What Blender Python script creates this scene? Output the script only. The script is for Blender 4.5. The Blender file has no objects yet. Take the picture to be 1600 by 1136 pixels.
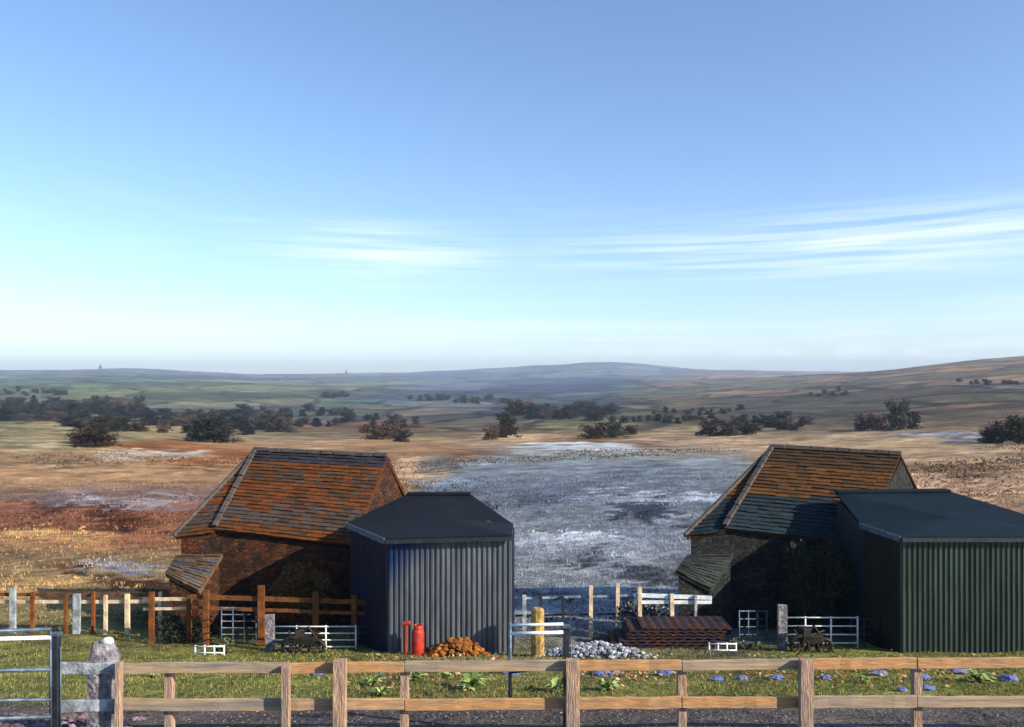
import bpy, math, random
import numpy as np
from mathutils import Vector, noise
R = math.radians
random.seed(7); rng = np.random.default_rng(7)
SC = bpy.context.scene; COL = SC.collection

# ------------------------------------------------ camera, sky, sun, exposure
F = 1256.0; HY = 590.0; CZ = 7.6          # focal length in photo pixels, horizon row, eye height
cam_d = bpy.data.cameras.new('camera'); cam = bpy.data.objects.new('camera', cam_d); COL.objects.link(cam)
cam.location = (0, 0, CZ); cam.rotation_euler = (R(90), 0, 0)
cam_d.sensor_width = 36; cam_d.lens = 36*F/1600; cam_d.shift_y = (HY-568)/1600*-1*-1
cam_d.clip_start = .1; cam_d.clip_end = 40000
SC.camera = cam
SUN_EL, SUN_AZ = 27.0, 118.0             # azimuth clockwise from the view direction (+Y)
w = bpy.data.worlds.new('World'); SC.world = w; w.use_nodes = True
nt = w.node_tree; N = nt.nodes; L = nt.links; N.clear()
out = N.new('ShaderNodeOutputWorld'); bg = N.new('ShaderNodeBackground'); bg.inputs[1].default_value = .126
sky = N.new('ShaderNodeTexSky'); sky.sky_type = 'NISHITA'; sky.sun_disc = False
sky.sun_elevation = R(SUN_EL); sky.sun_rotation = R(SUN_AZ); sky.altitude = 300
sky.air_density = 1.0; sky.dust_density = .6; sky.ozone_density = 2.2
tc = N.new('ShaderNodeTexCoord')
def wmath(op, a, b=None, c=None, clamp=False):
    n = N.new('ShaderNodeMath'); n.operation = op; n.use_clamp = clamp
    for i, v in enumerate((a, b, c)):
        if v is None: continue
        if isinstance(v, (int, float)): n.inputs[i].default_value = v
        else: L.new(v, n.inputs[i])
    return n.outputs[0]
sep = N.new('ShaderNodeSeparateXYZ'); L.new(tc.outputs['Generated'], sep.inputs[0])
sx, sy, sz = sep.outputs
az = wmath('ARCTAN2', sx, sy); el = wmath('ARCSINE', sz)
def band(v, c, wd):      # soft bump around c
    return wmath('SUBTRACT', 1, wmath('ABSOLUTE', wmath('DIVIDE', wmath('SUBTRACT', v, c), wd)), clamp=True)
def skynoise(sax, sel, off, lo, hi, det=5):
    cb = N.new('ShaderNodeCombineXYZ')
    L.new(wmath('MULTIPLY', az, sax), cb.inputs[0]); L.new(wmath('MULTIPLY', el, sel), cb.inputs[1]); cb.inputs[2].default_value = off
    n = N.new('ShaderNodeTexNoise'); n.inputs['Scale'].default_value = 1; n.inputs['Detail'].default_value = det; n.inputs['Roughness'].default_value = .55
    L.new(cb.outputs[0], n.inputs['Vector'])
    m = N.new('ShaderNodeMapRange'); m.inputs[1].default_value = lo; m.inputs[2].default_value = hi; L.new(n.outputs['Fac'], m.inputs[0])
    return m.outputs[0]
# thin streaks of high cloud on the right, faint ones elsewhere, low cloud line over the hills
c1 = wmath('MULTIPLY', wmath('MULTIPLY', band(el, .152, .05), skynoise(3.2, 95, 3.1, .40, .62)), wmath('MAXIMUM', band(az, .42, .5), wmath('MULTIPLY', band(az, -.16, .2), .9)))
c1 = wmath('MULTIPLY', c1, 1.3)
c2 = wmath('MULTIPLY', wmath('MULTIPLY', band(el, .05, .05), skynoise(3.0, 60, 8.4, .38, .7)), .8)
c3 = wmath('MULTIPLY', wmath('MULTIPLY', band(el, .030, .016), skynoise(22, 110, 5.5, .42, .6, 6)), .9)
c4 = wmath('MULTIPLY', wmath('MULTIPLY', band(el, .175, .05), skynoise(5, 60, 12, .5, .8)), .35)
cl = wmath('MAXIMUM', wmath('MAXIMUM', c1, c2), wmath('MAXIMUM', c3, c4))
cl = wmath('MULTIPLY', cl, .75, clamp=True)
# sky tint
tint = N.new('ShaderNodeMixRGB'); tint.blend_type = 'MULTIPLY'; tint.inputs[0].default_value = 1
tint.inputs[2].default_value = (.88, .955, 1.06, 1); L.new(sky.outputs[0], tint.inputs[1])
mix = N.new('ShaderNodeMixRGB'); L.new(cl, mix.inputs[0]); L.new(tint.outputs[0], mix.inputs[1]); mix.inputs[2].default_value = (5.4, 6.0, 6.6, 1)
L.new(mix.outputs[0], bg.inputs[0]); L.new(bg.outputs[0], out.inputs[0])
sd = bpy.data.lights.new('sun', 'SUN'); sun = bpy.data.objects.new('sun', sd); COL.objects.link(sun)
sd.energy = 4.7; sd.angle = R(.5); sd.color = (1, .88, .72)
a = R(SUN_AZ); e = R(SUN_EL)
sdir = Vector((math.sin(a)*math.cos(e), math.cos(a)*math.cos(e), math.sin(e)))
sun.rotation_euler = sdir.to_track_quat('Z', 'Y').to_euler(); sun.location = (30, -10, 40)
SC.view_settings.view_transform = 'Standard'; SC.view_settings.look = 'None'
SC.view_settings.exposure = 0.75; SC.view_settings.gamma = 1; SC.view_settings.use_curve_mapping = False

# ------------------------------------------------ helpers
def P(x, y, d): return Vector(((x-800)/F*d, d, CZ-(y-HY)/F*d))
def lin(c): 
    c = np.asarray(c, float)/255.
    return np.where(c <= .04045, c/12.92, ((c+.055)/1.055)**2.4)
def tag(o, label=None, cat=None, group=None, kind=None):
    if label: o['label'] = label
    if cat: o['category'] = cat
    if group: o['group'] = group
    if kind: o['kind'] = kind
    return o
def empty(name, loc, label, cat, group=None):
    o = bpy.data.objects.new(name, None); COL.objects.link(o); o.location = loc; o.empty_display_size = .2
    return tag(o, label, cat, group)
def mat(name, col=None, rough=.85, metal=0., attr=False, nscale=6., namt=.35, bump=.3, bscale=25., spec=.3, col2=None, vec='Object', stretch=None, voro=None):
    m = bpy.data.materials.new(name); m.use_nodes = True; t = m.node_tree; n = t.nodes; l = t.links
    b = n['Principled BSDF']; b.inputs['Roughness'].default_value = rough; b.inputs['Metallic'].default_value = metal
    b.inputs['Specular IOR Level'].default_value = spec
    tcn = n.new('ShaderNodeTexCoord'); src = tcn.outputs[vec if vec != 'World' else 'Object']
    if vec == 'World':
        g = n.new('ShaderNodeNewGeometry'); src = g.outputs['Position']
    if stretch:
        mp = n.new('ShaderNodeMapping'); mp.inputs['Scale'].default_value = stretch; l.new(src, mp.inputs[0]); src = mp.outputs[0]
    nz = n.new('ShaderNodeTexNoise'); nz.inputs['Scale'].default_value = nscale; nz.inputs['Detail'].default_value = 8; nz.inputs['Roughness'].default_value = .65
    l.new(src, nz.inputs['Vector'])
    mr = n.new('ShaderNodeMapRange'); mr.inputs[1].default_value = .3; mr.inputs[2].default_value = .7
    mr.inputs[3].default_value = 1-namt; mr.inputs[4].default_value = 1+namt; l.new(nz.outputs['Fac'], mr.inputs[0])
    if attr:
        at = n.new('ShaderNodeAttribute'); at.attribute_name = 'Col'; base = at.outputs['Color']
    else:
        rg = n.new('ShaderNodeMixRGB'); c = lin(col); c2 = lin(col2 if col2 else col)
        rg.inputs[1].default_value = (*c, 1); rg.inputs[2].default_value = (*c2, 1)
        n2 = n.new('ShaderNodeTexNoise'); n2.inputs['Scale'].default_value = nscale*.37; n2.inputs['Detail'].default_value = 4; l.new(src, n2.inputs['Vector'])
        m2 = n.new('ShaderNodeMapRange'); m2.inputs[1].default_value = .4; m2.inputs[2].default_value = .6; l.new(n2.outputs['Fac'], m2.inputs[0]); l.new(m2.outputs[0], rg.inputs[0])
        base = rg.outputs[0]
    mx = n.new('ShaderNodeVectorMath'); mx.operation = 'MULTIPLY'; l.new(base, mx.inputs[0]); l.new(mr.outputs[0], mx.inputs[1])
    cur = mx.outputs[0]
    bn = n.new('ShaderNodeTexNoise'); bn.inputs['Scale'].default_value = bscale; bn.inputs['Detail'].default_value = 6; l.new(src, bn.inputs['Vector'])
    hgt = bn.outputs['Fac']
    if voro:
        v = n.new('ShaderNodeTexVoronoi'); v.feature = 'DISTANCE_TO_EDGE'; v.inputs['Scale'].default_value = voro[0]
        mp = n.new('ShaderNodeMapping'); mp.inputs['Scale'].default_value = (1, 1, voro[1]); l.new(src, mp.inputs[0]); l.new(mp.outputs[0], v.inputs['Vector'])
        v2 = n.new('ShaderNodeTexVoronoi'); v2.inputs['Scale'].default_value = voro[0]; l.new(mp.outputs[0], v2.inputs['Vector'])
        r1 = n.new('ShaderNodeMapRange'); r1.inputs[1].default_value = 0; r1.inputs[2].default_value = .09; r1.inputs[3].default_value = .3; r1.inputs[4].default_value = 1; l.new(v.outputs['Distance'], r1.inputs[0])
        sp = n.new('ShaderNodeSeparateColor'); l.new(v2.outputs['Color'], sp.inputs[0])
        r2 = n.new('ShaderNodeMapRange'); r2.inputs[3].default_value = .55; r2.inputs[4].default_value = 1.45; l.new(sp.outputs[0], r2.inputs[0])
        k = n.new('ShaderNodeMath'); k.operation = 'MULTIPLY'; l.new(r1.outputs[0], k.inputs[0]); l.new(r2.outputs[0], k.inputs[1])
        q = n.new('ShaderNodeVectorMath'); q.operation = 'MULTIPLY'; l.new(cur, q.inputs[0]); l.new(k.outputs[0], q.inputs[1]); cur = q.outputs[0]
        ad = n.new('ShaderNodeMath'); ad.operation = 'ADD'; l.new(hgt, ad.inputs[0]); l.new(r1.outputs[0], ad.inputs[1]); hgt = ad.outputs[0]
    l.new(cur, b.inputs['Base Color'])
    bp = n.new('ShaderNodeBump'); bp.inputs['Strength'].default_value = bump; bp.inputs['Distance'].default_value = .05
    l.new(hgt, bp.inputs['Height']); l.new(bp.outputs[0], b.inputs['Normal'])
    return m
class MB:
    def __init__(s): s.v = []; s.f = []; s.c = []; s.sm = []
    def face(s, pts, col=(1, 1, 1)):
        i = len(s.v); s.v += [tuple(p) for p in pts]; s.f.append(tuple(range(i, i+len(pts)))); s.c.append(tuple(col))
    def hexa(s, p, col=(1, 1, 1)):      # p: 4 bottom, 4 top, same winding
        i = len(s.v); s.v += [tuple(q) for q in p]
        for f in ((3, 2, 1, 0), (4, 5, 6, 7), (0, 1, 5, 4), (1, 2, 6, 5), (2, 3, 7, 6), (3, 0, 4, 7)):
            s.f.append(tuple(i+k for k in f)); s.c.append(tuple(col))
    def box(s, c, size, col=(1, 1, 1), rz=0, jit=0):
        cx, cy, cz = c; hx, hy, hz = (q/2 for q in size); cs, sn = math.cos(rz), math.sin(rz); pts = []
        for z in (-hz, hz):
            for x, y in ((-hx, -hy), (hx, -hy), (hx, hy), (-hx, hy)):
                j = [random.uniform(-jit, jit) for _ in range(3)]
                pts.append((cx+x*cs-y*sn+j[0], cy+x*sn+y*cs+j[1], cz+z+j[2]))
        s.hexa(pts, col)
    def bar(s, a, b, wd, ht, col=(1, 1, 1), up=Vector((0, 0, 1)), n=1, jit=0.):    # squared timber from a to b
        a = Vector(a); b = Vector(b); t = (b-a).normalized(); sd = t.cross(up)
        if sd.length < 1e-3: sd = t.cross(Vector((0, 1, 0)))
        sd.normalize(); u = sd.cross(t).normalized()
        i0 = len(s.v)
        for k in range(n+1):
            c = a.lerp(b, k/n)+u*random.uniform(-jit, jit)+sd*random.uniform(-jit, jit)
            for p, q in ((-1, -1), (1, -1), (1, 1), (-1, 1)): s.v.append(tuple(c+sd*p*wd/2+u*q*ht/2))
        for k in range(n):
            for j in range(4):
                s.f.append((i0+4*k+j, i0+4*k+(j+1) % 4, i0+4*k+4+(j+1) % 4, i0+4*k+4+j)); s.c.append(tuple(col))
        s.f.append((i0+3, i0+2, i0+1, i0)); s.c.append(tuple(col)); m = i0+4*n
        s.f.append((m, m+1, m+2, m+3)); s.c.append(tuple(col))
    def tube(s, pts, r, seg=8, col=(1, 1, 1)):
        pts = [Vector(p) for p in pts]; rs = r if isinstance(r, (list, tuple)) else [r]*len(pts); i0 = len(s.v)
        for k, p in enumerate(pts):
            t = (pts[min(k+1, len(pts)-1)]-pts[max(k-1, 0)]).normalized()
            x = t.cross(Vector((0, 0, 1)))
            if x.length < 1e-2: x = t.cross(Vector((0, 1, 0)))
            x.normalize(); y = t.cross(x)
            for j in range(seg):
                an = 2*math.pi*j/seg; s.v.append(tuple(p+(x*math.cos(an)+y*math.sin(an))*rs[k]))
        for k in range(len(pts)-1):
            for j in range(seg):
                s.f.append((i0+k*seg+j, i0+k*seg+(j+1) % seg, i0+(k+1)*seg+(j+1) % seg, i0+(k+1)*seg+j)); s.c.append(tuple(col))
        s.f.append(tuple(i0+j for j in range(seg))[::-1]); s.c.append(tuple(col))
        m = i0+(len(pts)-1)*seg; s.f.append(tuple(m+j for j in range(seg))); s.c.append(tuple(col))
    def rock(s, c, size, col=(1, 1, 1), seed=0, flat=.6):
        i0 = len(s.v); nu, nv = 7, 5; rr = random.Random(seed); ph = rr.random()*9
        for j in range(nv+1):
            th = math.pi*j/nv
            for i in range(nu):
                an = 2*math.pi*i/nu+ph; q = Vector((math.sin(th)*math.cos(an), math.sin(th)*math.sin(an), math.cos(th)))
                k = 1+.5*noise.noise(q*1.3+Vector((seed*3.1, 0, 0))) if 0 < j < nv else 1
                s.v.append((c[0]+q.x*size*k, c[1]+q.y*size*k*.8, c[2]+q.z*size*k*flat))
        for j in range(nv):
            for i in range(nu):
                s.f.append((i0+j*nu+i, i0+(j+1)*nu+i, i0+(j+1)*nu+(i+1) % nu, i0+j*nu+(i+1) % nu)); s.c.append(tuple(col))
    def build(s, name, m, parent=None, smooth=False, bevel=0):
        me = bpy.data.meshes.new(name)
        off = Vector((0, 0, 0))
        if parent is not None:
            off = parent.matrix_basis.translation.copy(); q = parent.parent
            while q is not None: off += q.matrix_basis.translation; q = q.parent
        vs = [(x-off.x, y-off.y, z-off.z) for x, y, z in s.v]
        me.from_pydata(vs, [], s.f)
        ca = me.color_attributes.new('Col', 'FLOAT_COLOR', 'CORNER')
        arr = np.ones((len(me.loops), 4)); k = 0
        for f, c in zip(s.f, s.c):
            arr[k:k+len(f), :3] = c; k += len(f)
        ca.data.foreach_set('color', arr.ravel())
        if smooth: me.polygons.foreach_set('use_smooth', [True]*len(me.polygons))
        me.materials.append(m); me.update()
        o = bpy.data.objects.new(name, me); COL.objects.link(o)
        if parent is not None: o.parent = parent
        if bevel:
            b = o.modifiers.new('bevel', 'BEVEL'); b.width = bevel; b.segments = 2; b.limit_method = 'ANGLE'
        return o
def copy_tree(o, parent=None):
    c = o.copy(); COL.objects.link(c); c.parent = parent
    for ch in [x for x in bpy.data.objects if x.parent == o]: copy_tree(ch, c)
    return c
def origin_to(o, p):           # put a one-mesh thing's origin at its base
    p = Vector(p); o.data.transform(__import__('mathutils').Matrix.Translation(-p)); o.location = p; return o

# ------------------------------------------------ terrain shape
UC = [-700, 0, 200, 400, 650, 800, 950, 1100, 1200, 1350, 1480, 1600, 2300]
DD = [30, 45, 70, 120, 200, 300, 420, 600, 900, 1400, 2200, 3500, 5200, 7000, 9500]
YT = {   # photo row of the ground at each depth, per column
-700:[948,880,806,738,692,662,672,664,640,620,600,590,584,578,582],
0:   [948,880,806,738,692,660,668,662,636,614,598,588,582,578,584],
200: [948,880,806,740,698,672,674,662,634,610,594,586,578,575,584],
400: [950,884,808,744,706,688,680,664,640,618,602,594,588,585,590],
650: [950,880,800,740,706,688,676,664,646,628,612,600,588,581,588],
800: [950,875,792,732,702,686,672,656,640,624,610,600,588,573,588],
950: [950,872,786,728,700,684,668,650,634,620,606,594,584,561,588],
1100:[950,870,784,728,700,682,664,646,630,614,600,590,584,577,588],
1200:[950,870,784,728,698,678,660,640,622,606,592,588,584,579,588],
1350:[948,866,780,724,692,670,650,630,610,592,580,588,586,580,588],
1480:[946,862,776,720,688,662,640,616,594,575,566,586,586,582,588],
1600:[944,858,772,716,684,656,630,604,582,564,556,586,586,582,588],
2300:[944,858,772,716,684,656,632,608,588,570,556,586,586,582,588]}
ld = np.linspace(math.log(22), math.log(9500), 260); uu = np.linspace(-700, 2300, 301)
tab = np.array([np.interp(ld, np.log([22]+DD), [1023]+YT[k]) for k in UC])
full = np.array([np.interp(uu, UC, tab[:, j]) for j in range(len(ld))]).T
def blur(a, n, ax):
    k = np.hanning(n+2)[1:-1]; k /= k.sum(); pad = [(0, 0), (0, 0)]; pad[ax] = (n//2, n//2)
    return np.apply_along_axis(lambda r: np.convolve(r, k, 'valid'), ax, np.pad(a, pad, 'edge'))
full = blur(blur(full, 9, 1), 11, 0)
def nearh(d): return 5.2+(np.clip(d, -2, 400)-11.4)*.22
def gz_arr(X, Y):
    X = np.asarray(X, float); Y = np.asarray(Y, float); d = np.maximum(Y, 1.)
    px = 800+F*X/np.maximum(Y, 6); 
    iu = np.clip((px+700)/3000*300, 0, 299.999); il = np.clip((np.log(np.clip(d, 22, 9499))-ld[0])/(ld[-1]-ld[0])*259, 0, 258.999)
    a0 = iu.astype(int); b0 = il.astype(int); fa = iu-a0; fb = il-b0
    y = full[a0, b0]*(1-fa)*(1-fb)+full[a0+1, b0]*fa*(1-fb)+full[a0, b0+1]*(1-fa)*fb+full[a0+1, b0+1]*fa*fb
    hf = (y-HY)/F*d; t = np.clip((Y-20)/8, 0, 1); t = t*t*(3-2*t)
    return CZ-(nearh(Y)*(1-t)+hf*t)
def bumpz(x, y):
    d = max(y, 1.)
    amp = .05 if d < 22 else min(.05+.0042*(d-22), 26)
    s = 1.2 if d < 22 else 1.2+(d-22)*.05
    s = 2**round(math.log2(s)*2)*1.0 if False else s
    v = 0
    # fixed world-scale octaves, each fading in with distance
    for wl, am in ((1.5, .05), (6, .14), (22, .5), (80, 2.4), (300, 9), (1100, 16)):
        k = min(1, max(0, (d/wl-3.0)/6)) if wl > 1.5 else 1
        if wl < d*.004: continue
        if k > 0: v += k*am*noise.noise(Vector((x/wl, y/wl, wl)))
    return v
def gz(x, y): return float(gz_arr(x, y))+bumpz(x, y)
def G(x, d):                    # ground point under photo column x at depth d
    X = (x-800)/F*d; return Vector((X, d, gz(X, d)))

# ------------------------------------------------ land cover (colour of what grows or lies there)
def vn(x, y, s, o=0): return noise.noise(Vector((x/s, y/s, o)))
PATCH = [ # cx, cy, rx, ry, colour, strength    in rows/columns of the view as mapped on the land
 (90,672,230,14,(158,146,104),.9),(40,690,220,16,(156,142,104),.8),(270,702,150,14,(150,92,44),.9),(330,716,110,10,(146,88,44),.9),
 (240,710,110,7,(205,196,178),.9),(120,700,100,6,(196,180,140),.7),(100,722,60,5,(96,88,66),.7),(60,745,260,18,(186,148,104),.6),
 (250,770,300,8,(136,112,100),.8),(90,779,120,3,(96,104,122),.7),(230,784,160,7,(176,168,172),.8),(110,791,110,5,(82,42,26),.85),
 (165,808,50,11,(78,38,18),.9),(215,818,40,8,(88,46,22),.7),(50,812,120,12,(150,98,74),.7),(230,845,160,14,(150,92,64),.6),
 (70,836,130,9,(222,176,116),.9),(140,850,60,6,(214,164,104),.7),(60,872,110,5,(150,128,96),.6),(90,880,70,6,(110,80,52),.7),(120,893,30,6,(58,38,20),.9),
 (180,884,60,6,(156,158,168),.9),(225,890,40,7,(150,156,172),.9),(150,903,60,5,(66,50,24),.9),(220,915,60,9,(70,44,20),.9),(250,928,40,10,(64,42,22),.9),
 (40,915,120,18,(196,160,104),.8),(60,960,140,12,(146,134,90),.7),(240,965,60,18,(58,64,30),.8),
 (450,694,160,10,(182,146,106),.8),(640,705,120,16,(150,112,78),.7),(560,668,140,12,(146,98,60),.7),(500,655,90,8,(84,86,92),.7),(640,700,80,10,(176,140,100),.6),
 (655,735,60,22,(216,180,140),.8),(620,775,40,20,(216,172,132),.7),(690,727,40,12,(96,100,104),.7),(700,752,60,6,(176,192,214),.8),
 (900,700,120,8,(200,212,222),.8),(880,760,150,14,(120,130,146),.6),(1000,775,200,6,(205,215,228),.8),(950,785,110,5,(150,162,182),.6),(860,775,80,8,(74,84,102),.7),
 (1010,742,80,22,(112,124,136),.7),(1000,795,60,12,(58,68,80),.9),(1030,805,50,9,(58,66,78),.85),(900,838,110,7,(226,232,240),.9),(870,852,80,10,(196,204,214),.7),
 (1010,830,80,16,(126,136,150),.6),(930,870,28,10,(38,44,52),.95),(900,882,40,6,(60,66,76),.8),(985,893,50,6,(58,64,74),.85),(1030,905,90,8,(64,72,80),.8),(860,930,120,20,(156,164,178),.6),
 (960,870,60,6,(190,196,204),.6),(1050,870,50,18,(146,152,162),.6),
 (820,684,90,7,(210,176,138),.8),(860,672,60,6,(176,150,120),.6),(930,686,90,5,(120,84,52),.7),(1080,676,90,8,(196,166,128),.7),(1130,690,70,6,(206,176,138),.7),
 (1350,690,220,7,(186,160,124),.7),(1240,703,60,8,(214,184,150),.6),(1500,678,110,4,(176,186,206),.8),(1540,686,80,4,(84,90,106),.7),(1440,700,190,7,(176,150,110),.6),
 (1470,722,120,6,(206,170,130),.7),(1480,735,130,9,(120,94,66),.8),(1430,755,60,18,(220,184,152),.8),(1540,775,100,12,(220,178,140),.8),(1570,755,60,8,(190,160,130),.6),
 (1440,600,170,4,(104,100,104),.5),(1570,602,60,6,(74,84,104),.7),(1420,575,160,5,(168,128,88),.6),(1310,606,60,4,(46,48,36),.8),(1290,618,50,4,(58,54,42),.8),
 (1230,640,120,14,(96,96,90),.6),(1340,645,120,12,(92,82,66),.5),(1560,640,120,10,(136,118,90),.5),(1150,600,120,7,(156,142,112),.6),(1080,612,90,5,(120,118,96),.6),
 (1230,590,60,4,(170,160,150),.5),(1000,640,160,6,(96,98,78),.6),(1010,618,120,4,(110,108,92),.5),
 (120,612,180,5,(120,132,84),.6),(60,606,60,3,(70,84,56),.7),(300,605,130,6,(128,136,96),.6),(220,622,130,6,(118,126,88),.6),(340,628,120,6,(134,136,104),.6),
 (390,655,60,9,(160,162,160),.5),(440,618,90,5,(96,112,84),.6),(520,612,40,5,(46,58,44),.8),(610,625,80,8,(76,92,118),.7),(470,636,120,6,(92,90,96),.5),(700,610,120,8,(78,88,106),.6),
 (880,600,110,10,(70,86,126),.7),(760,612,60,10,(78,92,120),.6),(660,650,90,9,(104,92,82),.6)]
YK = [540,585,600,620,645,662,680,700,722,745,770,800,825,850,870,900,935,965,995,1020,1085,1098,1104,1180]
CLF = [(108,116,110),(108,118,112),(112,124,98),(106,114,94),(92,98,86),(146,136,100),(156,138,100),(170,136,96),(176,140,100),(184,144,102),(140,112,98),(152,100,76),(156,104,70),(176,132,90),(156,130,92),(166,138,98),(190,154,106),(146,132,88),(126,120,70),(132,132,70),(134,136,72),(128,124,78),(112,104,98),(104,98,96)]
CMD = [(96,106,108),(96,108,112),(92,102,110),(84,96,106),(92,92,88),(128,112,90),(156,128,96),(160,140,118),(138,148,152),(130,138,146),(120,130,138),(126,134,142),(138,144,150),(148,154,160),(132,138,144),(146,152,158),(148,154,160),(148,152,158),(128,132,136),(134,130,84),(132,132,70),(128,122,78),(112,104,98),(104,98,96)]
CRT = [(140,120,92),(134,114,90),(122,106,82),(110,98,78),(108,94,76),(116,100,80),(160,138,106),(168,142,110),(176,148,116),(168,138,108),(176,142,112),(180,144,112),(140,130,110),(130,124,110),(120,118,110),(110,110,106),(110,110,106),(112,112,100),(118,116,82),(130,132,70),(132,134,68),(128,120,78),(112,104,98),(104,98,96)]
CLF, CMD, CRT = (np.array(c, float) for c in (CLF, CMD, CRT))
def sstep(a, b, v): t = np.clip((v-a)/(b-a), 0, 1); return t*t*(3-2*t)
def cover(X, Y, Z, n1, n2):
    """albedo for arrays of ground points; n1, n2 noise arrays about -1..1"""
    d = np.maximum(Y, 3.); x = 800+F*X/d; y = HY+(CZ-Z)/d*F
    x = np.clip(x, -400, 2000); yw = y+n1*(4+np.clip((y-620)*.10, 0, 18)); xw = x+n2*28
    yw = np.where(y > 1070, y+n1*7, yw)
    def prof(C): return np.stack([np.interp(yw, YK, C[:, k]) for k in range(3)], -1)
    lf, md, rt = prof(CLF), prof(CMD), prof(CRT)
    edge1 = np.interp(y, [600, 690, 700, 760, 800, 1100], [640, 700, 760, 650, 600, 600])+n2*14
    wm = sstep(-30, 30, xw-edge1)[..., None]
    edge2 = np.interp(y, [560, 600, 640, 690, 720, 1100], [1150, 1000, 960, 1130, 1180, 1230])
    wr = sstep(-50, 50, xw-edge2)[..., None]
    c = lf*(1-wm)+md*wm; c = c*(1-wr)+rt*wr
    for cx, cy, rx, ry, col, st in PATCH:
        r = ((xw-cx)/rx)**2+((yw-cy)/ry)**2
        wgt = (st*(1-sstep(.55, 1.15, r+n1*.35)))[..., None]
        c = c*(1-wgt)+np.array(col, float)*wgt
    # bare gravel below the front fence
    c = c*(1+np.where(y > 1070, .12, .30)[..., None]*n2[..., None]+np.where(y > 1070, .1, .24)[..., None]*n1[..., None])
    return np.clip(lin(np.clip(c, 8, 245))*.78, .004, .8)
def cover1(X, Y, Z):
    s = max(2, Y*.03); return cover(np.array([X]), np.array([Y]), np.array([Z]), np.array([vn(X, Y, s, 1)]), np.array([vn(X, Y, s*3, 2)]))[0]

rows = np.concatenate([np.linspace(-11, 10, 22), np.exp(np.linspace(math.log(10.6), math.log(9400), 520))])
us = np.linspace(-1.35, 1.35, 460)
YY, UU = np.meshgrid(rows, us, indexing='ij'); XX = UU*(YY+14)
ZZ = gz_arr(XX, YY); n1 = np.zeros_like(ZZ); n2 = np.zeros_like(ZZ)
for i in range(ZZ.shape[0]):
    d = max(rows[i], 8)
    for j in range(ZZ.shape[1]):
        x = XX[i, j]; y = YY[i, j]; ZZ[i, j] += bumpz(x, y)
        # land features get longer across the view, so stretch
        s = max(1.2, d*.02)
        q = math.log(d)*9
        n1[i, j] = noise.noise(Vector((UU[i, j]*16, q*1.6, 4.)))*.8+noise.noise(Vector((UU[i, j]*55, q*5, 9.)))*.7
        n2[i, j] = noise.noise(Vector((UU[i, j]*22, q*2.6, 14.)))*.8+noise.noise(Vector((UU[i, j]*90, q*9, 19.)))*.6
CC = cover(XX, YY, ZZ, n1, n2)
# stripes of rushes / old field lines far away: small real colour variation
me = bpy.data.meshes.new('ground'); nr, nc = ZZ.shape
idx = np.arange(nr*nc).reshape(nr, nc)
fa = np.stack([idx[:-1, :-1], idx[:-1, 1:], idx[1:, 1:], idx[1:, :-1]], -1).reshape(-1, 4)
me.vertices.add(nr*nc); me.vertices.foreach_set('co', np.stack([XX, YY, ZZ], -1).ravel())
me.loops.add(fa.size); me.loops.foreach_set('vertex_index', fa.ravel())
me.polygons.add(len(fa)); me.polygons.foreach_set('loop_start', np.arange(len(fa))*4); me.polygons.foreach_set('loop_total', np.full(len(fa), 4))
me.update(calc_edges=True); me.polygons.foreach_set('use_smooth', np.ones(len(fa), bool))
ca = me.color_attributes.new('Col', 'FLOAT_COLOR', 'POINT')
ca.data.foreach_set('color', np.concatenate([CC.reshape(-1, 3), np.ones((nr*nc, 1))], 1).ravel())
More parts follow.
